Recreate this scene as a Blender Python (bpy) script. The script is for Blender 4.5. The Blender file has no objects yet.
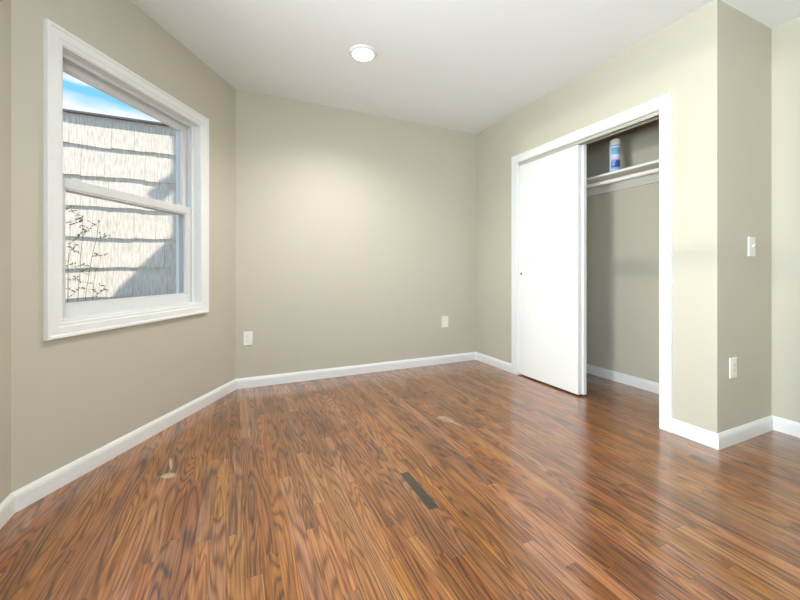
import bpy, bmesh, math, random
from mathutils import Vector, Matrix
random.seed(7)
scene = bpy.context.scene
COL = scene.collection

# ------------------------------------------------------------------ key dimensions (metres)
H = 2.5187                       # ceiling height
XL = -0.8377                     # left wall
E = Vector((-0.8377, 2.0183))    # left wall meets the angled window wall
A = Vector((0.0031, 3.3533))     # angled wall meets back wall
YB = 3.3533                      # back wall
XC = 2.4561                      # closet wall
YR = 1.1189                      # return wall
XR = 3.0772                      # right wall
YREAR = -1.6                     # wall behind the camera
XCB = 3.124                      # closet back
D2 = (A - E).normalized()        # direction along angled wall
ANG = math.atan2(D2.y, D2.x)
SUN_TO = Vector((1.2, -1.0, 3.2)).normalized()

# ------------------------------------------------------------------ camera
cam = bpy.data.cameras.new('camera')
cam.sensor_fit = 'HORIZONTAL'
cam.sensor_width = 36.0
cam.lens = 36.0 * 363.47 / 800.0
cam.shift_y = -(300 - 269.96) / 800.0
cam.clip_start = 0.02
camo = bpy.data.objects.new('camera', cam)
COL.objects.link(camo)
camo.location = (0, 0, 1.0)
camo.rotation_euler = (math.pi / 2, 0, -0.42572)
scene.camera = camo

# ------------------------------------------------------------------ exposure
scene.view_settings.view_transform = 'Standard'
scene.view_settings.look = 'None'
scene.view_settings.gamma = 1.0
scene.view_settings.use_curve_mapping = False
scene.view_settings.exposure = 0.08
scene.cycles.max_bounces = 10
scene.cycles.diffuse_bounces = 6
scene.cycles.transparent_max_bounces = 12
scene.cycles.caustics_reflective = False
scene.cycles.caustics_refractive = False
scene.cycles.sample_clamp_indirect = 6.0
scene.cycles.use_denoising = True
scene.cycles.denoising_prefilter = 'NONE'

# ------------------------------------------------------------------ world: blue sky with white clouds
world = bpy.data.worlds.new('sky')
scene.world = world
world.use_nodes = True
wt = world.node_tree
wt.nodes.clear()
def wn(t, **k):
    n = wt.nodes.new(t)
    for a, b in k.items(): setattr(n, a, b)
    return n
w_out = wn('ShaderNodeOutputWorld'); w_bg = wn('ShaderNodeBackground')
w_tc = wn('ShaderNodeTexCoord'); w_map = wn('ShaderNodeMapping')
w_map.inputs['Scale'].default_value = (5.0, 5.0, 12.0)
w_map.inputs['Location'].default_value = (0.0, 0.0, 0.0)
w_noise = wn('ShaderNodeTexNoise'); w_noise.inputs['Scale'].default_value = 1.0
w_noise.inputs['Detail'].default_value = 4; w_noise.inputs['Roughness'].default_value = 0.5
w_ramp = wn('ShaderNodeValToRGB')        # scattered puffs
w_ramp.color_ramp.elements[0].position = 0.56; w_ramp.color_ramp.elements[1].position = 0.64
w_sep = wn('ShaderNodeSeparateXYZ')
w_hr = wn('ShaderNodeValToRGB')          # sky colour by elevation
w_hr.color_ramp.elements[0].position = 0.2; w_hr.color_ramp.elements[0].color = (0.22, 0.62, 0.82, 1)
w_hr.color_ramp.elements[1].position = 0.9; w_hr.color_ramp.elements[1].color = (0.13, 0.38, 0.92, 1)
w_bank = wn('ShaderNodeMath', operation='MULTIPLY_ADD')   # bank of cloud low over the roofs
w_bank.inputs[1].default_value = 0.10
w_bk = wn('ShaderNodeMapRange'); w_bk.inputs['From Min'].default_value = 0.375; w_bk.inputs['From Max'].default_value = 0.395
w_bk.inputs['To Min'].default_value = 1.0; w_bk.inputs['To Max'].default_value = 0.0
w_max = wn('ShaderNodeMath', operation='MAXIMUM')
w_mix = wn('ShaderNodeMix', data_type='RGBA')
w_mix.inputs[7].default_value = (0.84, 0.88, 0.94, 1)
wt.links.new(w_tc.outputs['Generated'], w_map.inputs['Vector'])
wt.links.new(w_map.outputs[0], w_noise.inputs['Vector'])
wt.links.new(w_noise.outputs['Fac'], w_ramp.inputs[0])
wt.links.new(w_tc.outputs['Generated'], w_sep.inputs[0])
wt.links.new(w_sep.outputs['Z'], w_hr.inputs[0])
wt.links.new(w_noise.outputs['Fac'], w_bank.inputs[0]); wt.links.new(w_sep.outputs['Z'], w_bank.inputs[2])
wt.links.new(w_bank.outputs[0], w_bk.inputs['Value'])
wt.links.new(w_ramp.outputs[0], w_max.inputs[0]); wt.links.new(w_bk.outputs[0], w_max.inputs[1])
wt.links.new(w_hr.outputs[0], w_mix.inputs[6])
wt.links.new(w_max.outputs[0], w_mix.inputs[0])
wt.links.new(w_mix.outputs[2], w_bg.inputs['Color'])
w_bg.inputs['Strength'].default_value = 1.2
wt.links.new(w_bg.outputs[0], w_out.inputs[0])

# ------------------------------------------------------------------ sun, and fill lamps added at the windows behind the camera
sun = bpy.data.lights.new('sun', 'SUN')
sun.energy = 8.6; sun.angle = math.radians(0.6); sun.color = (1.0, 0.90, 0.78)
suno = bpy.data.objects.new('sun', sun); COL.objects.link(suno)
suno.rotation_euler = SUN_TO.to_track_quat('Z', 'Y').to_euler()

def area(name, loc, target, sx, sy, power, color, spread):
    l = bpy.data.lights.new(name, 'AREA'); l.shape = 'RECTANGLE'; l.size = sx; l.size_y = sy
    l.energy = power; l.color = color; l.spread = math.radians(spread)
    o = bpy.data.objects.new(name, l); COL.objects.link(o); o.location = loc
    o.rotation_euler = (Vector(target) - Vector(loc)).to_track_quat('-Z', 'Y').to_euler()
    return o
# skylight panels and upward ground panels, added outside the unseen windows as fill
SKY_FILL_C = (0.62, 0.82, 1.0); GND_FILL_C = (1.0, 0.965, 0.90)
for nm, yc in (('', 0.835), ('_back', -0.675)):
    area('sky_fill' + nm, (-1.06, yc, 1.50), (1.5, yc, 0.55), 1.1, 1.3, 50, SKY_FILL_C, 150)
    area('ground_fill' + nm, (-1.20, yc, 0.90), (1.0, yc + 0.15, 2.45), 1.1, 1.0, 74, GND_FILL_C, 140)
area('sky_fill_rear', (-0.05, -1.83, 1.50), (0.25, 1.0, 0.75), 1.3, 1.3, 40, SKY_FILL_C, 160)
area('ground_fill_rear', (-0.05, -1.97, 0.90), (0.15, 0.3, 2.45), 1.3, 1.0, 50, GND_FILL_C, 150)
# spot lamp added across the yard: throws a soft warm patch through the left-hand window onto the closet wall
gl_ = bpy.data.lights.new('wall_patch_spot', 'SPOT'); gl_.energy = 430; gl_.color = (1.0, 0.90, 0.74)
gl_.spot_size = math.radians(34); gl_.spot_blend = 0.2; gl_.shadow_soft_size = 0.05
glo = bpy.data.objects.new('wall_patch_spot', gl_); COL.objects.link(glo); glo.location = (-4.0, -0.03, 1.72)
glo.rotation_euler = (Vector((-0.85, 0.85, 1.45)) - glo.location).to_track_quat('-Z', 'Y').to_euler()

# ================================================================== helpers
def tag(o, label=None, cat=None, group=None, kind=None):
    if label: o['label'] = label
    if cat: o['category'] = cat
    if group: o['group'] = group
    if kind: o['kind'] = kind
    return o

def empty(name, loc=(0, 0, 0), rz=0.0, parent=None):
    o = bpy.data.objects.new(name, None); COL.objects.link(o)
    o.empty_display_size = 0.1
    o.location = loc; o.rotation_euler = (0, 0, rz)
    if parent: o.parent = parent
    return o

def link(name, bm, mats, parent=None, smooth=False, loc=None, rz=0.0, bevel=0.0, segs=2):
    bmesh.ops.recalc_face_normals(bm, faces=bm.faces)
    me = bpy.data.meshes.new(name); bm.to_mesh(me); bm.free()
    for m in (mats if isinstance(mats, (list, tuple)) else [mats]): me.materials.append(m)
    if smooth:
        for p in me.polygons: p.use_smooth = True
    o = bpy.data.objects.new(name, me); COL.objects.link(o)
    if loc is not None: o.location = loc
    o.rotation_euler = (0, 0, rz)
    if parent: o.parent = parent
    if bevel > 0:
        b = o.modifiers.new('bevel', 'BEVEL'); b.width = bevel; b.segments = segs
        b.limit_method = 'ANGLE'; b.angle_limit = math.radians(40)
    return o

def box(bm, x0, x1, y0, y1, z0, z1, mi=0):
    v = [bm.verts.new(p) for p in ((x0,y0,z0),(x1,y0,z0),(x1,y1,z0),(x0,y1,z0),(x0,y0,z1),(x1,y0,z1),(x1,y1,z1),(x0,y1,z1))]
    for f in ((0,3,2,1),(4,5,6,7),(0,1,5,4),(1,2,6,5),(2,3,7,6),(3,0,4,7)):
        bm.faces.new([v[i] for i in f]).material_index = mi
    return v

def newbox(*a):
    bm = bmesh.new(); box(bm, *a); return bm

def prism(bm, poly, z0, z1):
    lo = [bm.verts.new((p[0], p[1], z0)) for p in poly]; hi = [bm.verts.new((p[0], p[1], z1)) for p in poly]
    n = len(poly)
    bm.faces.new(list(reversed(lo))); bm.faces.new(hi)
    for i in range(n):
        bm.faces.new((lo[i], lo[(i+1) % n], hi[(i+1) % n], hi[i]))

def lathe(bm, prof, n=32, axis='Z', mi=0, cap=True):
    """prof: list of (radius, height, optional material)"""
    rings = []
    for r, h in prof:
        ring = []
        for k in range(n):
            a = 2*math.pi*k/n
            p = (r*math.cos(a), r*math.sin(a), h)
            if axis == 'Y': p = (p[0], p[2], p[1])
            if axis == 'X': p = (p[2], p[0], p[1])
            ring.append(bm.verts.new(p))
        rings.append(ring)
    for a, b in zip(rings, rings[1:]):
        for k in range(n):
            bm.faces.new((a[k], a[(k+1) % n], b[(k+1) % n], b[k])).material_index = mi
    if cap:
        bm.faces.new(rings[0]).material_index = mi; bm.faces.new(rings[-1]).material_index = mi

def sweep(bm, path, prof, closed):
    """mitred moulding in a local (x,z) wall plane; prof (w,h): w away from the opening, h into the room (-y)."""
    n = len(path); rings = []
    P = [Vector(p) for p in path]
    for i in range(n):
        if closed or 0 < i < n-1:
            d0 = (P[i]-P[i-1]).normalized(); d1 = (P[(i+1) % n]-P[i]).normalized()
        elif i == 0:
            d0 = d1 = (P[1]-P[0]).normalized()
        else:
            d0 = d1 = (P[i]-P[i-1]).normalized()
        n0 = Vector((-d0.y, d0.x)); n1 = Vector((-d1.y, d1.x))
        m = (n0+n1); m = m / (m.dot(n0))
        rings.append([bm.verts.new((P[i].x+m.x*w, -h, P[i].y+m.y*w)) for w, h in prof])
    k = len(prof)
    for i in range(n if closed else n-1):
        a, b = rings[i], rings[(i+1) % n]
        for j in range(k):
            bm.faces.new((a[j], a[(j+1) % k], b[(j+1) % k], b[j]))
    if not closed:
        bm.faces.new(rings[0]); bm.faces.new(rings[-1])

# ================================================================== materials
def mat(name):
    m = bpy.data.materials.new(name); m.use_nodes = True
    nt = m.node_tree; b = nt.nodes['Principled BSDF']
    return m, nt, b
def N(nt, t, **k):
    n = nt.nodes.new(t)
    for a, b in k.items():
        if a.startswith('i_'): n.inputs[int(a[2:])].default_value = b
        else: setattr(n, a, b)
    return n
def Mth(nt, op, a, b=None, c=None, clamp=False):
    n = nt.nodes.new('ShaderNodeMath'); n.operation = op; n.use_clamp = clamp
    for i, v in enumerate((a, b, c)):
        if v is None: continue
        if isinstance(v, (int, float)): n.inputs[i].default_value = v
        else: nt.links.new(v, n.inputs[i])
    return n.outputs[0]
def MixC(nt, f, a, b, blend='MIX'):
    n = nt.nodes.new('ShaderNodeMix'); n.data_type = 'RGBA'; n.blend_type = blend
    for i, v in ((0, f), (6, a), (7, b)):
        if isinstance(v, (int, float)): n.inputs[i].default_value = v
        elif isinstance(v, tuple): n.inputs[i].default_value = (*v, 1) if len(v) == 3 else v
        else: nt.links.new(v, n.inputs[i])
    return n.outputs[2]
def Comb(nt, x, y, z):
    n = nt.nodes.new('ShaderNodeCombineXYZ')
    for i, v in enumerate((x, y, z)):
        if isinstance(v, (int, float)): n.inputs[i].default_value = v
        else: nt.links.new(v, n.inputs[i])
    return n.outputs[0]
def Noise(nt, vec, scale, detail=2.0, rough=0.5, dist=0.0):
    n = nt.nodes.new('ShaderNodeTexNoise'); n.inputs['Scale'].default_value = scale
    n.inputs['Detail'].default_value = detail; n.inputs['Roughness'].default_value = rough
    n.inputs['Distortion'].default_value = dist
    nt.links.new(vec, n.inputs['Vector']); return n.outputs['Fac']
def White(nt, vec):
    n = nt.nodes.new('ShaderNodeTexWhiteNoise'); n.noise_dimensions = '3D'
    nt.links.new(vec, n.inputs['Vector']); return n
def Ramp(nt, f, stops):
    n = nt.nodes.new('ShaderNodeValToRGB'); r = n.color_ramp
    while len(r.elements) < len(stops): r.elements.new(0.5)
    for e, (p, c) in zip(r.elements, stops):
        e.position = p; e.color = (*c, 1) if isinstance(c, tuple) else (c, c, c, 1)
    nt.links.new(f, n.inputs[0]); return n.outputs[0]
def Obj(nt):
    return nt.nodes.new('ShaderNodeTexCoord').outputs['Object']
def Bump(nt, bsdf, h, strength, dist):
    n = nt.nodes.new('ShaderNodeBump'); n.inputs['Strength'].default_value = strength; n.inputs['Distance'].default_value = dist
    nt.links.new(h, n.inputs['Height']); nt.links.new(n.outputs[0], bsdf.inputs['Normal'])

def paint(name, color, rough, bump=0.0, bscale=300.0, var=0.0):
    m, nt, b = mat(name)
    b.inputs['Roughness'].default_value = rough
    v = Obj(nt)
    if var > 0:
        f = Noise(nt, v, 2.5, 3)
        c = MixC(nt, f, tuple(x*(1-var) for x in color), tuple(min(1, x*(1+var)) for x in color))
        nt.links.new(c, b.inputs['Base Color'])
    else:
        b.inputs['Base Color'].default_value = (*color, 1)
    if bump > 0:
        Bump(nt, b, Noise(nt, v, bscale, 3, 0.6), bump, 0.002)
    return m

M_wall = paint('wall_paint', (0.525, 0.498, 0.411), 0.55, 0.25, 220, 0.02)
M_ceil = paint('ceiling_paint', (0.82, 0.85, 0.875), 0.8, 0.25, 160, 0.01)
M_trim = paint('trim_paint', (0.80, 0.81, 0.80), 0.35, 0.04, 60, 0.01)
M_door = paint('door_paint', (0.79, 0.80, 0.80), 0.38, 0.04, 40, 0.01)
M_vinyl = paint('window_vinyl', (0.70, 0.71, 0.71), 0.35)
M_plate = paint('switch_plate_plastic', (0.82, 0.81, 0.77), 0.3)
M_slot = paint('slot_dark', (0.03, 0.03, 0.03), 0.5)
M_screw = paint('screw_white', (0.6, 0.6, 0.57), 0.35)
M_track = paint('track_metal', (0.46, 0.45, 0.40), 0.35)
M_shelf = paint('shelf_paint', (0.80, 0.79, 0.75), 0.45)
M_brass, _nt, _b = mat('finger_pull_metal')
_b.inputs['Base Color'].default_value = (0.10, 0.085, 0.06, 1); _b.inputs['Metallic'].default_value = 1.0; _b.inputs['Roughness'].default_value = 0.35
M_lens, nt, b = mat('lamp_lens')
b.inputs['Base Color'].default_value = (0.9, 0.9, 0.88, 1); b.inputs['Emission Color'].default_value = (1.0, 0.97, 0.90, 1)
b.inputs['Emission Strength'].default_value = 14.0
M_ground = paint('concrete_ground', (0.22, 0.22, 0.21), 0.9, 0.3, 30, 0.15)
M_render = paint('outside_wall', (0.62, 0.60, 0.55), 0.85, 0.2, 60, 0.05)
M_fascia = paint('roof_edge_metal', (0.12, 0.12, 0.13), 0.5)
M_bark = paint('twig_bark', (0.10, 0.075, 0.05), 0.9)
M_leaf = paint('leaf_green', (0.12, 0.14, 0.09), 0.6, var=0.4)

# thin window glass: clear with a weak mirror sheen
M_glass = bpy.data.materials.new('window_glass'); M_glass.use_nodes = True
nt = M_glass.node_tree; nt.nodes.clear()
o_ = N(nt, 'ShaderNodeOutputMaterial'); tr = N(nt, 'ShaderNodeBsdfTransparent'); gl = N(nt, 'ShaderNodeBsdfGlossy')
gl.inputs['Roughness'].default_value = 0.02; tr.inputs['Color'].default_value = (0.97, 0.985, 0.98, 1)
fr = N(nt, 'ShaderNodeFresnel'); fr.inputs['IOR'].default_value = 1.35
mx = N(nt, 'ShaderNodeMixShader')
geo = N(nt, 'ShaderNodeNewGeometry')
fac = Mth(nt, 'MULTIPLY', fr.outputs[0], Mth(nt, 'SUBTRACT', 1.0, geo.outputs['Backfacing']))
nt.links.new(fac, mx.inputs[0]); nt.links.new(tr.outputs[0], mx.inputs[1]); nt.links.new(gl.outputs[0], mx.inputs[2])
nt.links.new(mx.outputs[0], o_.inputs[0])

# stained oak strip floor
def make_floor_material():
    m, nt, b = mat('oak_strip_floor')
    PW = 0.0545; X0 = 0.7375
    v = Obj(nt)
    sep = N(nt, 'ShaderNodeSeparateXYZ'); nt.links.new(v, sep.inputs[0])
    x, y = sep.outputs[0], sep.outputs[1]
    X = Mth(nt, 'DIVIDE', Mth(nt, 'SUBTRACT', x, X0), PW)
    ix = Mth(nt, 'FLOOR', X); fx = Mth(nt, 'FRACT', X)
    wr = White(nt, Comb(nt, ix, 3.7, 1.1))
    rs = N(nt, 'ShaderNodeSeparateColor'); nt.links.new(wr.outputs['Color'], rs.inputs[0])
    ln = Mth(nt, 'MULTIPLY_ADD', rs.outputs[0], 0.75, 0.45)
    Y = Mth(nt, 'DIVIDE', Mth(nt, 'MULTIPLY_ADD', rs.outputs[1], 9.0, y), ln)
    iy = Mth(nt, 'FLOOR', Y); fy = Mth(nt, 'FRACT', Y)
    wp = White(nt, Comb(nt, ix, iy, 5.3))
    ps = N(nt, 'ShaderNodeSeparateColor'); nt.links.new(wp.outputs['Color'], ps.inputs[0])
    r1, r2, r3 = ps.outputs[0], ps.outputs[1], ps.outputs[2]
    # cathedral figure: contour lines of a stretched noise, shifted board by board
    gx = Mth(nt, 'MULTIPLY_ADD', r1, 37.0, Mth(nt, 'MULTIPLY', x, 12.0))
    gy = Mth(nt, 'MULTIPLY_ADD', r2, 23.0, Mth(nt, 'MULTIPLY', y, 1.15))
    gz = Mth(nt, 'MULTIPLY', r3, 11.0)
    fig = Noise(nt, Comb(nt, gx, gy, gz), 1.0, 1.3, 0.4, 0.1)
    rings = Mth(nt, 'SINE', Mth(nt, 'MULTIPLY', fig, Mth(nt, 'MULTIPLY_ADD', r2, 55.0, 68.0)))
    rings = Mth(nt, 'MULTIPLY_ADD', rings, 0.5, 0.5)
    rings = Mth(nt, 'POWER', rings, 2.4)
    # pores: short dark flecks along the grain
    pores = Noise(nt, Comb(nt, Mth(nt, 'MULTIPLY', x, 210.0), Mth(nt, 'MULTIPLY', y, 6.0), gz), 1.0, 3, 0.6)
    pores = Ramp(nt, pores, [(0.36, 0.0), (0.56, 1.0)])
    streak = Noise(nt, Comb(nt, Mth(nt, 'MULTIPLY', x, 90.0), Mth(nt, 'MULTIPLY', y, 1.6), gz), 1.0, 2, 0.5)
    blotch = Noise(nt, v, 3.2, 3, 0.55)
    tone = Mth(nt, 'MULTIPLY_ADD', r1, 0.25, 0.325)
    tone = Mth(nt, 'ADD', tone, Mth(nt, 'MULTIPLY', Mth(nt, 'SUBTRACT', blotch, 0.5), 0.45))
    tone = Mth(nt, 'ADD', tone, Mth(nt, 'MULTIPLY', Mth(nt, 'SUBTRACT', streak, 0.5), 0.5))
    tone = Mth(nt, 'SUBTRACT', tone, Mth(nt, 'MULTIPLY', rings, 0.29))
    tone = Mth(nt, 'ADD', tone, Mth(nt, 'MULTIPLY_ADD', pores, 0.24, -0.08), clamp=True)
    colr = Ramp(nt, tone, [(0.0, (0.045, 0.014, 0.005)), (0.25, (0.14, 0.050, 0.016)), (0.5, (0.27, 0.107, 0.035)), (0.75, (0.41, 0.185, 0.067)), (1.0, (0.55, 0.285, 0.118))])
    # hue drift board by board
    hs = N(nt, 'ShaderNodeHueSaturation'); nt.links.new(colr, hs.inputs['Color'])
    nt.links.new(Mth(nt, 'MULTIPLY_ADD', r3, 0.010, 0.491), hs.inputs['Hue'])
    nt.links.new(Mth(nt, 'MULTIPLY_ADD', r2, 0.14, 0.97), hs.inputs['Saturation'])
    c = hs.outputs[0]
    # one nearly black replacement board
    inx = Mth(nt, 'MULTIPLY', Mth(nt, 'GREATER_THAN', x, 0.7375), Mth(nt, 'LESS_THAN', x, 0.783))
    iny = Mth(nt, 'MULTIPLY', Mth(nt, 'GREATER_THAN', y, 1.328), Mth(nt, 'LESS_THAN', y, 1.625))
    dk = Mth(nt, 'MULTIPLY', inx, iny)
    c = MixC(nt, Mth(nt, 'MULTIPLY', dk, 0.93), c, (0.020, 0.013, 0.010))
    # pale worn scuffs with shapes of their own
    def scuff(cx, cy, rx, ry, rot, ring=False, amount=0.6, seed=0.0):
        dx = Mth(nt, 'SUBTRACT', x, cx); dy = Mth(nt, 'SUBTRACT', y, cy)
        u = Mth(nt, 'ADD', Mth(nt, 'MULTIPLY', dx, math.cos(rot)/rx), Mth(nt, 'MULTIPLY', dy, math.sin(rot)/rx))
        w = Mth(nt, 'ADD', Mth(nt, 'MULTIPLY', dx, -math.sin(rot)/ry), Mth(nt, 'MULTIPLY', dy, math.cos(rot)/ry))
        d = Mth(nt, 'SQRT', Mth(nt, 'ADD', Mth(nt, 'MULTIPLY', u, u), Mth(nt, 'MULTIPLY', w, w)))
        nz = Noise(nt, Comb(nt, Mth(nt, 'MULTIPLY', x, 60.0), Mth(nt, 'MULTIPLY', y, 60.0), seed), 1.0, 3, 0.6)
        d = Mth(nt, 'ADD', d, Mth(nt, 'MULTIPLY_ADD', nz, 0.9, -0.45))
        return Mth(nt, 'MULTIPLY', Ramp(nt, d, [(0.55, 1.0), (0.95, 0.0)]), amount)
    for args in ((1.275, 2.13, 0.035, 0.030, 0.3, False, 0.45, 1.0), (1.305, 2.02, 0.014, 0.085, 0.25, False, 0.35, 2.0), (1.29, 2.08, 0.05, 0.06, 0.2, False, 0.28, 5.0),
                 (-0.295, 2.075, 0.042, 0.030, -0.5, False, 0.6, 3.0), (-0.303, 2.20, 0.008, 0.085, 0.15, False, 0.65, 4.0)):
        c = MixC(nt, scuff(*args), c, (0.62, 0.52, 0.43))
    # joints
    ex = Mth(nt, 'MINIMUM', fx, Mth(nt, 'SUBTRACT', 1.0, fx))
    ey = Mth(nt, 'MULTIPLY', Mth(nt, 'MINIMUM', fy, Mth(nt, 'SUBTRACT', 1.0, fy)), Mth(nt, 'DIVIDE', ln, PW))
    e = Mth(nt, 'MINIMUM', ex, ey)
    gap = Ramp(nt, e, [(0.006, 1.0), (0.022, 0.0)])
    gapw = Mth(nt, 'MULTIPLY', gap, Mth(nt, 'MULTIPLY_ADD', rs.outputs[2], 0.5, 0.3))
    c = MixC(nt, gapw, c, (0.05, 0.02, 0.01))
    nt.links.new(c, b.inputs['Base Color'])
    rough = Mth(nt, 'MULTIPLY_ADD', Noise(nt, v, 9.0, 3), 0.14, 0.24)
    nt.links.new(rough, b.inputs['Roughness'])
    b.inputs['Specular IOR Level'].default_value = 0.25
    b.inputs['Coat Weight'].default_value = 1.0
    b.inputs['Coat Roughness'].default_value = 0.17
    b.inputs['Coat IOR'].default_value = 1.68
    hgt = Mth(nt, 'SUBTRACT', Mth(nt, 'MULTIPLY', pores, 0.12), Mth(nt, 'MULTIPLY', gap, 0.6))
    hgt = Mth(nt, 'ADD', hgt, Mth(nt, 'MULTIPLY', Noise(nt, v, 14.0, 2), 0.55))
    Bump(nt, b, hgt, 0.18, 0.003)
    return m
M_floor = make_floor_material()

# striated shingle siding
def make_siding_material():
    m, nt, b = mat('striated_shingle_siding')
    v = Obj(nt)
    sep = N(nt, 'ShaderNodeSeparateXYZ'); nt.links.new(v, sep.inputs[0])
    g = Noise(nt, Comb(nt, Mth(nt, 'MULTIPLY', sep.outputs[0], 95.0), 0.0, Mth(nt, 'MULTIPLY', sep.outputs[2], 9.0)), 1.0, 3, 0.6)
    g2 = Ramp(nt, g, [(0.36, 0.0), (0.6, 1.0)])
    c = MixC(nt, g2, (0.56, 0.49, 0.42), (0.84, 0.785, 0.71))
    c = MixC(nt, Mth(nt, 'MULTIPLY', Noise(nt, v, 2.0, 3), 0.4), c, (0.68, 0.65, 0.61))
    nt.links.new(c, b.inputs['Base Color']); b.inputs['Roughness'].default_value = 0.9
    Bump(nt, b, g2, 0.12, 0.003)
    return m
M_siding = make_siding_material()

def make_can_material():
    """blue and white printed wrap in soft bands, no readable print"""
    m, nt, b = mat('can_wrap')
    v = Obj(nt)
    sep = N(nt, 'ShaderNodeSeparateXYZ'); nt.links.new(v, sep.inputs[0])
    z = Mth(nt, 'DIVIDE', sep.outputs[2], 0.265)
    c = Ramp(nt, z, [(0.0, (0.40, 0.60, 0.80)), (0.10, (0.22, 0.42, 0.72)), (0.14, (0.03, 0.05, 0.28)), (0.33, (0.05, 0.10, 0.40)),
                     (0.37, (0.55, 0.55, 0.75)), (0.50, (0.72, 0.72, 0.86)), (0.53, (0.20, 0.45, 0.68)), (0.72, (0.14, 0.38, 0.62)), (0.745, (0.85, 0.9, 0.93)), (0.80, (0.12, 0.36, 0.60))])
    n_ = Noise(nt, v, 45.0, 2)
    f = Mth(nt, 'MULTIPLY', Mth(nt, 'GREATER_THAN', n_, 0.56), Mth(nt, 'LESS_THAN', z, 0.34))
    c = MixC(nt, Mth(nt, 'MULTIPLY', f, 0.75), c, (0.25, 0.45, 0.80))
    # white panel running down the left-hand side of the can, as turned on the shelf
    pan = Mth(nt, 'GREATER_THAN', Mth(nt, 'ADD', Mth(nt, 'MULTIPLY', sep.outputs[1], 1.0), Mth(nt, 'MULTIPLY', sep.outputs[0], -0.35)), 0.019)
    c = MixC(nt, pan, c, (0.78, 0.84, 0.86))
    nt.links.new(c, b.inputs['Base Color']); b.inputs['Roughness'].default_value = 0.3
    return m
M_can = make_can_material()
M_cap = paint('can_cap_plastic', (0.82, 0.82, 0.80), 0.4)
M_rim = paint('can_rim_metal', (0.5, 0.5, 0.52), 0.3)

# ================================================================== the room shell
WT = 0.14
def structure(o): o['kind'] = 'structure'; return o

def wall(name, p0, p1, holes=(), thick=WT, ext0=0.0, ext1=0.0, z1=H+0.02, mats=None):
    """wall from p0 to p1 with the room on its right; local x along, local y outward"""
    p0 = Vector(p0); p1 = Vector(p1); d = p1-p0; L = d.length
    bm = bmesh.new()
    s = -ext0
    for (a, b_, za, zb) in sorted(holes):
        box(bm, s, a, 0, thick, -0.02, z1)
        if za > 0: box(bm, a, b_, 0, thick, -0.02, za)
        box(bm, a, b_, 0, thick, zb, z1)
        s = b_
    box(bm, s, L+ext1, 0, thick, -0.02, z1)
    return structure(link(name, bm, mats or M_wall, loc=(p0.x, p0.y, 0), rz=math.atan2(d.y, d.x)))

W1 = (0.19, 1.14, 0.757, 2.043)     # angled-wall window opening (s0, s1, z0, z1)
lw0 = (XL, YREAR)
def ly(y): return y - YREAR
W2 = (ly(0.36), ly(1.31), 0.757, 2.043)
W3 = (ly(-1.15), ly(-0.20), 0.757, 2.043)
wall('wall_left', lw0, (XL, E.y), [W2, W3], ext0=0.14, ext1=0.05)
wall('wall_window', E, A, [W1], ext0=0.02, ext1=0.05)
wall('wall_back', A, (XC, YB), ext0=0.06, ext1=0.09)
OP0, OP1, OPZ = 1.417, 2.692, 2.022        # closet opening: y range and head height
wall('wall_closet', (XC, YB), (XC, YR), [(YB-OP1, YB-OP0, 0, OPZ)], thick=0.10)
wall('wall_return', (XC+0.10, YR), (XR, YR), thick=0.10, ext1=0.14)
wall('wall_right', (XR, YR), (XR, YREAR), ext1=0.14)
W4 = (XR-0.58, XR+0.68, 0.757, 2.043)
wall('wall_rear', (XR, YREAR), (XL, YREAR), [W4])
wall('wall_closet_back', (XCB, YB), (XCB, YR+0.10), thick=0.10)
wall('wall_closet_end', (XC+0.10, 2.90), (XCB, 2.90), thick=0.10)

room = [(XL-0.14, YREAR-0.14), (XR+0.3, YREAR-0.14), (XR+0.3, YB+0.14), (A.x-0.07, YB+0.14), (E.x-0.14, E.y+0.05)]
bm = bmesh.new(); prism(bm, room, -0.2, 0.0); structure(link('floor', bm, M_floor))
bm = bmesh.new(); prism(bm, room, H, H+0.02); structure(link('ceiling', bm, M_ceil))
# flat roof over the bay
bm = bmesh.new(); prism(bm, room, H+0.02, 2.836); structure(link('roof', bm, M_render))

# ------------------------------------------------------------------ baseboards, mitred at the corners
BB = [(0, 0), (0.013, 0), (0.013, 0.060), (0.0115, 0.066), (0.0115, 0.069), (0.007, 0.079), (0.004, 0.085), (0, 0.085)]
def baseboard(name, pa, pb, prev=None, nxt=None):
    pa = Vector(pa); pb = Vector(pb); d = (pb-pa).normalized(); n = Vector((d.y, -d.x))
    def mit(q0, q1):
        m0 = Vector((q0.y, -q0.x)); m1 = Vector((q1.y, -q1.x)); m = m0+m1
        return m/(m.dot(m0))
    ma = mit((pa-Vector(prev)).normalized(), d) if prev is not None else n
    mb = mit(d, (Vector(nxt)-pb).normalized()) if nxt is not None else n
    bm = bmesh.new()
    a = [bm.verts.new((*(pa+ma*t), z)) for t, z in BB]; b_ = [bm.verts.new((*(pb+mb*t), z)) for t, z in BB]
    k = len(BB)
    for j in range(k): bm.faces.new((a[j], a[(j+1) % k], b_[(j+1) % k], b_[j]))
    bm.faces.new(a); bm.faces.new(b_)
    return structure(link(name, bm, M_trim))
c_ = {'RL': (XL, YREAR), 'E': E, 'A': A, 'B': (XC, YB), 'K1': (XC, 2.762), 'K2': (XC, 1.347), 'C': (XC, YR), 'D': (XR, YR), 'RR': (XR, YREAR)}
baseboard('baseboard_left', c_['RL'], c_['E'], c_['RR'], c_['A'])
baseboard('baseboard_window', c_['E'], c_['A'], c_['RL'], c_['B'])
baseboard('baseboard_back', c_['A'], c_['B'], c_['E'], c_['K1'])
baseboard('baseboard_closet_left', c_['B'], c_['K1'], c_['A'])
baseboard('baseboard_closet_right', c_['K2'], c_['C'], None, c_['D'])
baseboard('baseboard_return', c_['C'], c_['D'], c_['K2'], c_['RR'])
baseboard('baseboard_right', c_['D'], c_['RR'], c_['C'], c_['RL'])
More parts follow.
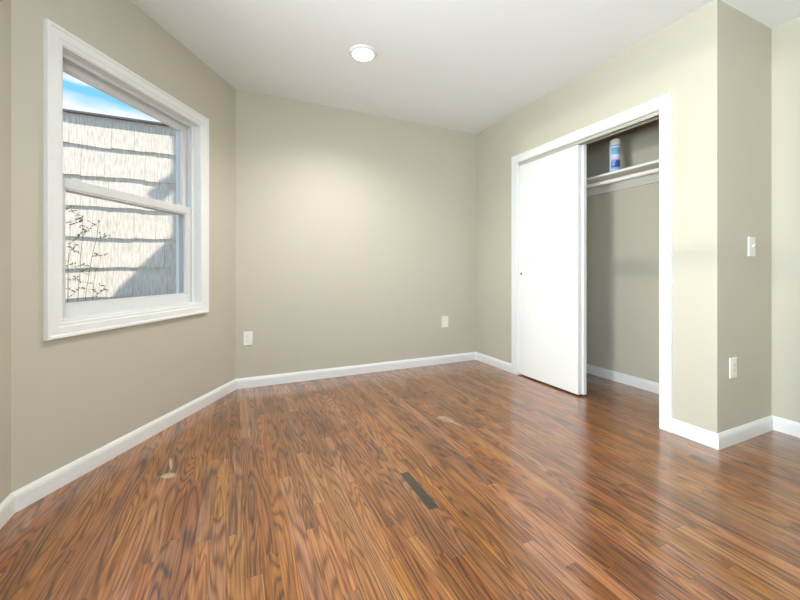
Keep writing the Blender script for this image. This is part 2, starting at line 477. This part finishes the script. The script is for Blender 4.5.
baseboard('baseboard_rear', c_['RR'], c_['RL'], c_['D'], c_['E'])
baseboard('baseboard_closet_inside', (XCB, 2.90), (XCB, YR+0.10))

# ------------------------------------------------------------------ windows
CAS = [(0, 0), (0, 0.011), (0.004, 0.013), (0.016, 0.013), (0.020, 0.017), (0.052, 0.0185), (0.057, 0.0225), (0.068, 0.0225), (0.070, 0.020), (0.070, 0)]
def rect(bm, s0, s1, z0, z1, wl, wr, wb, wtp, e0, e1):
    """frame of four members"""
    box(bm, s0, s0+wl, e0, e1, z0, z1); box(bm, s1-wr, s1, e0, e1, z0, z1)
    box(bm, s0+wl, s1-wr, e0, e1, z0, z0+wb); box(bm, s0+wl, s1-wr, e0, e1, z1-wtp, z1)
def window(name, loc, rz, s0, s1, z0, z1):
    w = structure(empty(name, loc, rz))
    bm = bmesh.new(); sweep(bm, [(s0, z0), (s0, z1), (s1, z1), (s1, z0)], CAS, True)
    link('casing', bm, M_trim, w)
    # jamb lining and vinyl frame
    bm = bmesh.new(); rect(bm, s0, s1, z0, z1, 0.004, 0.004, 0.006, 0.006, -0.008, 0.042); link('jamb', bm, M_trim, w)
    bm = bmesh.new()
    rect(bm, s0, s1, z0, z1, 0.030, 0.030, 0.016, 0.026, 0.042, 0.050)      # inner stop
    rect(bm, s0, s1, z0, z1, 0.018, 0.018, 0.012, 0.018, 0.050, 0.128)      # tracks
    rect(bm, s0, s1, z0, z1, 0.026, 0.026, 0.013, 0.022, 0.0835, 0.0875)      # parting bead
    rect(bm, s0-0.01, s1+0.01, z0-0.01, z1+0.01, 0.062, 0.062, 0.034, 0.05, 0.126, 0.150)   # outer flange
    link('frame', bm, M_vinyl, w, bevel=0.0015)
    zm = 1.418
    # lower sash (room side)
    a0, a1 = s0+0.020, s1-0.020
    bm = bmesh.new(); rect(bm, a0, a1, z0+0.014, zm+0.026, 0.044, 0.044, 0.060, 0.048, 0.053, 0.081)
    rect(bm, a0+0.044, a1-0.044, z0+0.074, zm-0.022, 0.008, 0.008, 0.008, 0.008, 0.058, 0.076)  # glazing bead
    ls = link('lower_sash', bm, M_vinyl, w, bevel=0.002)
    link('pane', newbox(a0+0.045, a1-0.045, 0.068, 0.071, z0+0.075, zm-0.021), M_glass, ls)
    for sx in (a0+0.075, a1-0.125):
        bm = bmesh.new(); box(bm, sx, sx+0.05, 0.056, 0.078, zm+0.026, zm+0.033); box(bm, sx+0.012, sx+0.030, 0.060, 0.074, zm+0.033, zm+0.038)
        link('tilt_latch', bm, M_vinyl, ls, bevel=0.002)
    # upper sash (outer track)
    bm = bmesh.new(); rect(bm, a0, a1, zm-0.030, z1-0.020, 0.040, 0.040, 0.042, 0.036, 0.089, 0.117)
    rect(bm, a0+0.040, a1-0.040, zm+0.012, z1-0.056, 0.007, 0.007, 0.007, 0.007, 0.093, 0.112)
    us = link('upper_sash', bm, M_vinyl, w, bevel=0.002)
    link('pane', newbox(a0+0.041, a1-0.041, 0.102, 0.105, zm+0.012, z1-0.056), M_glass, us)
    return w
window('window_1', (E.x, E.y, 0), ANG, *W1)
window('added_window_2', (XL, YREAR, 0), math.pi/2, *W2)  # unseen left windows, added to let daylight into the room
window('added_window_3', (XL, YREAR, 0), math.pi/2, *W3)
window('added_window_4', (XR, YREAR, 0), math.pi, *W4)  # unseen rear window, added to brighten the back and short walls

# ------------------------------------------------------------------ closet opening: casing, lining, tracks, doors
# local frame of the closet wall: x runs along -y from the back corner, local y goes into the closet
CR = -math.pi/2
def cl(o): o.location = (XC, YB, 0); o.rotation_euler = (0, 0, CR); return o
s0, s1 = YB-OP1, YB-OP0
CASD = [(0, 0), (0, 0.014), (0.005, 0.017), (0.052, 0.017), (0.057, 0.020), (0.067, 0.020), (0.071, 0.017), (0.071, 0)]
bm = bmesh.new(); sweep(bm, [(s0, 0.0), (s0, OPZ), (s1, OPZ), (s1, 0.0)], CASD, False)
structure(cl(link('trim_1', bm, M_trim)))
bm = bmesh.new()
box(bm, s0-0.001, s0+0.003, -0.006, 0.112, 0, OPZ); box(bm, s1-0.004, s1+0.001, -0.006, 0.112, 0, OPZ)
box(bm, s0+0.003, s1-0.004, -0.006, 0.112, OPZ-0.004, OPZ+0.001)
structure(cl(link('trim_2', bm, M_trim)))
# two-channel head track
bm = bmesh.new()
box(bm, s0+0.003, s1-0.004, 0.004, 0.008, OPZ-0.031, OPZ-0.004)
for e0 in (0.0495, 0.0905): box(bm, s0+0.003, s1-0.004, e0-0.0012, e0+0.0012, OPZ-0.022, OPZ-0.004)
box(bm, s0+0.003, s1-0.004, 0.004, 0.092, OPZ-0.0065, OPZ-0.0041)
structure(cl(link('trim_3', bm, M_track)))
# doors (sliding slabs)
def slab(name, a, b_, e0, pull):
    bm = newbox(a, b_, e0, e0+0.034, 0.012, OPZ-0.030)
    d = structure(cl(link(name, bm, M_door, bevel=0.0015)))
    if pull is not None:
        bm = bmesh.new()
        lathe(bm, [(0.0105, -0.0015), (0.0105, 0.001), (0.008, 0.001), (0.007, 0.0005), (0.0, 0.0005)], 20, 'Y')
        bmesh.ops.translate(bm, verts=bm.verts, vec=(pull, e0-0.0005, 0.965))
        p = link('finger_pull', bm, M_brass, d)
    return d
slab('door_1', s0+0.0035, YB-2.035, 0.012, s0+0.030)
slab('door_2', s0+0.012, YB-2.018, 0.053, None)

# ------------------------------------------------------------------ closet fittings
CY0, CY1 = YR+0.10, 2.90
sh = tag(empty('closet_shelf', (XCB, (CY0+CY1)/2, 1.785)), 'white painted shelf across the top of the closet with a can on it', 'shelf')
hw = (CY1-CY0)/2 - 0.001
link('board', newbox(-0.322, -0.001, -hw, hw, 0.0, 0.019), M_shelf, sh, bevel=0.002)
link('back_cleat', newbox(-0.020, -0.001, -hw, hw, -0.072, 0.0), M_shelf, sh, bevel=0.0015)
for s in (-1, 1):
    y0, y1 = sorted((s*hw, s*(hw-0.018)))
    link('end_cleat', newbox(-0.32, -0.021, y0, y1, -0.072, 0.0), M_shelf, sh, bevel=0.0015)
rd = tag(empty('closet_rod', (2.832, (CY0+CY1)/2, 1.735)), 'round white clothes rod hung just below the closet shelf', 'clothes rod')
bm = bmesh.new(); lathe(bm, [(0.016, -hw+0.021), (0.016, hw-0.021)], 24, 'Y'); link('pole', bm, M_shelf, rd, smooth=False)
for s in (-1, 1):
    bm = bmesh.new(); lathe(bm, [(0.0, s*(hw-0.0195)), (0.026, s*(hw-0.0195)), (0.026, s*(hw-0.030)), (0.018, s*(hw-0.032)), (0.0165, s*(hw-0.022))], 24, 'Y', cap=False)
    link('rod_socket', bm, M_track, rd)

can = tag(empty('spray_can', (2.845, 1.993, 1.8045)), 'tall blue and white aerosol can with white cap standing on the closet shelf', 'spray can')
bm = bmesh.new(); lathe(bm, [(0.0, 0.0), (0.033, 0.0), (0.0385, 0.004), (0.0385, 0.212), (0.0365, 0.219), (0.0, 0.219)], 36, cap=False)
link('body', bm, M_can, can)
bm = bmesh.new(); lathe(bm, [(0.0395, 0.0), (0.040, 0.002), (0.0395, 0.005), (0.0385, 0.0052)], 36, cap=False); link('base_rim', bm, M_rim, can)
bm = bmesh.new(); lathe(bm, [(0.0376, 0.215), (0.0376, 0.256), (0.0355, 0.263), (0.031, 0.266), (0.0, 0.267)], 36, cap=False); link('cap', bm, M_cap, can)

# ------------------------------------------------------------------ electrical plates; local x along wall, -y into the room
def plate_bm(w=0.074, h=0.118, t=0.006):
    bm = bmesh.new()
    v = box(bm, -w/2, w/2, -t, 0, -h/2, h/2)
    for i in (0, 1, 4, 5):
        c = v[i].co; c.x *= 0.93; c.z *= 0.955
    return bm
def screws(parent, zs):
    for z in zs:
        bm = bmesh.new(); lathe(bm, [(0.0, -0.0072), (0.003, -0.0070), (0.0034, -0.006)], 12, 'Y', cap=False)
        box(bm, -0.0025, 0.0025, -0.0074, -0.0071, -0.0004, 0.0004)
        bmesh.ops.translate(bm, verts=bm.verts, vec=(0, 0, z)); link('screw', bm, M_screw, parent)
def duplex(loc, rz, label, group='white outlet plates low on the walls'):
    t = tag(empty('outlet', loc, rz), label, 'outlet')
    link('faceplate', plate_bm(), M_plate, t, bevel=0.001)
    for z in (0.0195, -0.0195):
        bm = bmesh.new()
        pts = []
        for k in range(28):
            a = 2*math.pi*k/28; pts.append((0.0172*math.cos(a), max(-0.0135, min(0.0135, 0.0172*math.sin(a)))))
        f = [bm.verts.new((px, -0.0060, pz+z)) for px, pz in pts]; g = [bm.verts.new((px*0.96, -0.0078, pz*0.96+z)) for px, pz in pts]
        for k in range(28): bm.faces.new((f[k], f[(k+1) % 28], g[(k+1) % 28], g[k]))
        bm.faces.new(g)
        r = link('receptacle', bm, M_plate, t)
        bm = bmesh.new()
        box(bm, -0.0075, -0.0052, -0.0082, -0.0079, z-0.001, z+0.0075); box(bm, 0.0052, 0.0072, -0.0082, -0.0079, z, z+0.0068)
        box(bm, -0.002, 0.002, -0.0082, -0.0079, z-0.0095, z-0.0055)
        link('slots', bm, M_slot, r)
    screws(t, (0.0,))
    return t
def decora(loc, rz, label):
    t = tag(empty('outlet', loc, rz), label, 'outlet')
    link('faceplate', plate_bm(), M_plate, t, bevel=0.001)
    r = link('receptacle', newbox(-0.0165, 0.0165, -0.0075, -0.0055, -0.033, 0.033), M_plate, t, bevel=0.0008)
    bm = bmesh.new()
    for z in (0.019, -0.013):
        box(bm, -0.0075, -0.0052, -0.0079, -0.0074, z-0.001, z+0.0075); box(bm, 0.0052, 0.0072, -0.0079, -0.0074, z, z+0.0068)
        box(bm, -0.002, 0.002, -0.0079, -0.0074, z-0.0095, z-0.0055)
    link('slots', bm, M_slot, r)
    screws(t, (0.048, -0.048))
    return t
duplex((0.0985, YB, 0.4165), 0, 'white duplex outlet plate on the back wall near the window corner')
bl = tag(empty('blank_plate', (2.049, YB, 0.444), 0), 'plain white cover plate on the back wall near the closet', 'cover plate')
link('faceplate', plate_bm(0.086, 0.118), M_plate, bl, bevel=0.001); screws(bl, (0.042, -0.042))
decora((2.617, YR, 0.4355), 0, 'white outlet plate low on the short wall below the light switch')
sw = tag(empty('light_switch', (2.826, YR, 1.140), 0), 'white toggle light switch on the short wall right of the closet', 'light switch')
link('faceplate', plate_bm(0.080, 0.118), M_plate, sw, bevel=0.001)
bm = newbox(-0.006, 0.006, -0.0068, -0.0058, -0.0125, 0.0125); link('toggle_slot', bm, M_screw, sw)
bm = bmesh.new(); v = box(bm, -0.0046, 0.0046, -0.019, -0.006, -0.0055, 0.0055)
for i in (0, 1, 4, 5): v[i].co.z += 0.009; v[i].co.x *= 0.8
link('toggle', bm, M_plate, sw, bevel=0.001)
screws(sw, (0.030, -0.030))

# ------------------------------------------------------------------ recessed ceiling light
lt = tag(empty('recessed_light', (0.815, 2.424, H)), 'round white recessed light, lit, in the ceiling', 'ceiling light')
bm = bmesh.new(); lathe(bm, [(0.098, 0.0), (0.0975, -0.004), (0.094, -0.007), (0.082, -0.0125), (0.076, -0.0145), (0.0735, -0.013)], 48, cap=False)
link('trim_ring', bm, M_trim, lt, smooth=True)
bm = bmesh.new(); lathe(bm, [(0.0738, -0.013), (0.060, -0.0142), (0.03, -0.0152), (0.0, -0.0155)], 48, cap=False)
link('lens', bm, M_lens, lt, smooth=True)
sp = bpy.data.lights.new('recessed_lamp', 'SPOT'); sp.energy = 92; sp.color = (1.0, 0.95, 0.88); sp.spot_size = math.radians(150); sp.spot_blend = 0.9; sp.shadow_soft_size = 0.06
spo = bpy.data.objects.new('recessed_lamp', sp); COL.objects.link(spo); spo.location = (0.815, 2.424, H-0.045)

# ================================================================== outside
structure(link('ground', newbox(-30, 30, -30, 30, -0.75, -0.6), M_ground))
# unseen shape added to throw the shadow next door, like a chimney: wide base, sloped shoulder, narrow stack with a slanting brace
bm = bmesh.new()
def slabxz(bm, poly, y0, y1):
    f = [bm.verts.new((x, y0, z)) for x, z in poly]; g = [bm.verts.new((x, y1, z)) for x, z in poly]; n = len(poly)
    bm.faces.new(f); bm.faces.new(list(reversed(g)))
    for i in range(n): bm.faces.new((f[i], f[(i+1) % n], g[(i+1) % n], g[i]))
slabxz(bm, [(0.037, -0.6), (0.037, 3.859), (0.692, 4.649), (0.692, 6.5), (1.6, 6.5), (1.6, 4.649), (2.2, 3.859), (2.2, -0.6)], YB+0.141, YB+0.27)
slabxz(bm, [(0.56, 5.155), (0.44, 5.245), (0.72, 5.51), (0.72, 5.333)], YB+0.15, YB+0.17)  # slanting bar added for the shadow band on the siding
structure(link('shadow_caster', bm, M_render))

# the neighbour's house: shingle courses 0.305 m high, each shingle a slightly tilted slab with its own ragged butt
YN = 4.6
nh = tag(empty('neighboring_house', (0, YN, -0.6)), 'beige shingle-sided house standing close outside the window', 'house')
bm = bmesh.new()
z_first = 0.72 - 0.305*4
for row in range(11):
    zb = z_first + row*0.305
    if zb > 2.5: break
    x = -6.5 + random.uniform(0, 0.3); up = row % 2
    phase = random.uniform(0, 6)
    while x < 2.6:
        w = random.choice((0.19, 0.22, 0.30, 0.34, 0.34))
        zt = min(zb + 0.335, 2.56)
        n = 6; dz0 = random.uniform(-0.006, 0.006); ph = random.uniform(0, 6.28)
        fr = []
        for k in range(n+1):
            xx = x + 0.0012 + (w-0.0024)*k/n
            zz = zb + dz0 + 0.0045*math.sin(ph+xx*13) + 0.006*math.sin(phase+xx*4.3)
            fr.append((xx, zz))
        th = 0.0160 + random.uniform(-0.0015, 0.003)
        lo_f = [bm.verts.new((px, -th-0.0035, pz+0.6)) for px, pz in fr]
        lo_b = [bm.verts.new((px, 0.0, pz+0.6)) for px, pz in fr]
        hi_f = [bm.verts.new((px, -0.0035, zt+0.6)) for px, pz in fr]
        hi_b = [bm.verts.new((px, 0.0, zt+0.6)) for px, pz in fr]
        for k in range(n):
            bm.faces.new((lo_f[k], lo_f[k+1], hi_f[k+1], hi_f[k]))
            bm.faces.new((lo_f[k], lo_b[k], lo_b[k+1], lo_f[k+1]))
            bm.faces.new((hi_f[k], hi_f[k+1], hi_b[k+1], hi_b[k]))
        bm.faces.new((lo_f[0], hi_f[0], hi_b[0], lo_b[0])); bm.faces.new((lo_f[n], lo_b[n], hi_b[n], hi_f[n]))
        x += w
link('siding', bm, M_siding, nh)
link('wall_core', newbox(-6.5, 2.6, 0.0, 4.0, 0.0, 3.16), M_render, nh)
link('roof_edge', newbox(-6.56, 2.66, -0.042, 4.05, 3.146, 3.165), M_fascia, nh)

# climbing twigs in front of the siding
sb = tag(empty('shrub', (-1.40, YN-0.30, -0.6)), 'thin leafy twigs growing outside the window against the beige siding', 'shrub')
rng = random.Random(11)
bs = bmesh.new(); bl_ = bmesh.new()
def tube(bm, pts, r0, r1, n=5):
    rings = []
    for i, p in enumerate(pts):
        d = (pts[min(i+1, len(pts)-1)] - pts[max(i-1, 0)]).normalized()
        a = d.cross(Vector((0, 1, 0.01))).normalized(); b = d.cross(a)
        r = r0 + (r1-r0)*i/(len(pts)-1)
        rings.append([bm.verts.new(p + a*r*math.cos(2*math.pi*k/n) + b*r*math.sin(2*math.pi*k/n)) for k in range(n)])
    for A_, B_ in zip(rings, rings[1:]):
        for k in range(n): bm.faces.new((A_[k], A_[(k+1) % n], B_[(k+1) % n], B_[k]))
def leaf(bm, p, s):
    d = Vector((rng.uniform(-1, 1), rng.uniform(-.6, .1), rng.uniform(-.6, .8))).normalized()
    a = d.cross(Vector((rng.uniform(-.4, .4), 1, rng.uniform(-.4, .4)))).normalized()*s*0.30
    d = d*s; nn = a.cross(d).normalized()*s*0.12
    v = [bm.verts.new(q) for q in (p, p+d*0.35+a, p+d*0.75+a*0.7, p+d, p+d*0.75-a*0.7, p+d*0.35-a, p+d*0.5+nn)]
    for i in range(6): bm.faces.new((v[i], v[(i+1) % 6], v[6]))
def branch(p, d, L, r, depth, leaves):
    pts = [p.copy()]; q = p.copy(); n = 12 if depth == 2 else 5
    wob = .10 if depth == 2 else .30
    for i in range(n):
        d = d + Vector((rng.uniform(-wob, wob), rng.uniform(-.05, .05) - q.y*.3, rng.uniform(-.04, .10)))
        d.normalize()
        q = q + d*L/n; pts.append(q.copy())
        if depth > 0 and i > (5 if depth == 2 else 0) and rng.random() < 0.62:
            sd = Vector((rng.choice((-1, 1))*rng.uniform(.5, .9), rng.uniform(-.15, .15), rng.uniform(.1, .7))).normalized()
            branch(q, sd, rng.uniform(.09, .20) if depth == 2 else rng.uniform(.04, .08), r*.6, depth-1, leaves)
        if (depth < 2 or i > 8) and rng.random() < leaves:
            leaf(bl_, q, rng.uniform(.013, .022))
    tube(bs, pts, r, r*.45)
    leaf(bl_, q, .018)
for sx, dx, L in ((-0.02, -0.03, 2.02), (0.0, 0.01, 2.10), (0.03, 0.045, 2.08), (-0.05, -0.06, 1.80), (0.04, 0.08, 1.62), (-0.03, 0.0, 1.95)):
    branch(Vector((sx, rng.uniform(-.03, .03), 0)), Vector((dx, 0, 1)), L, .0034, 2, .85)
link('stems', bs, M_bark, sb); link('leaves', bl_, M_leaf, sb)
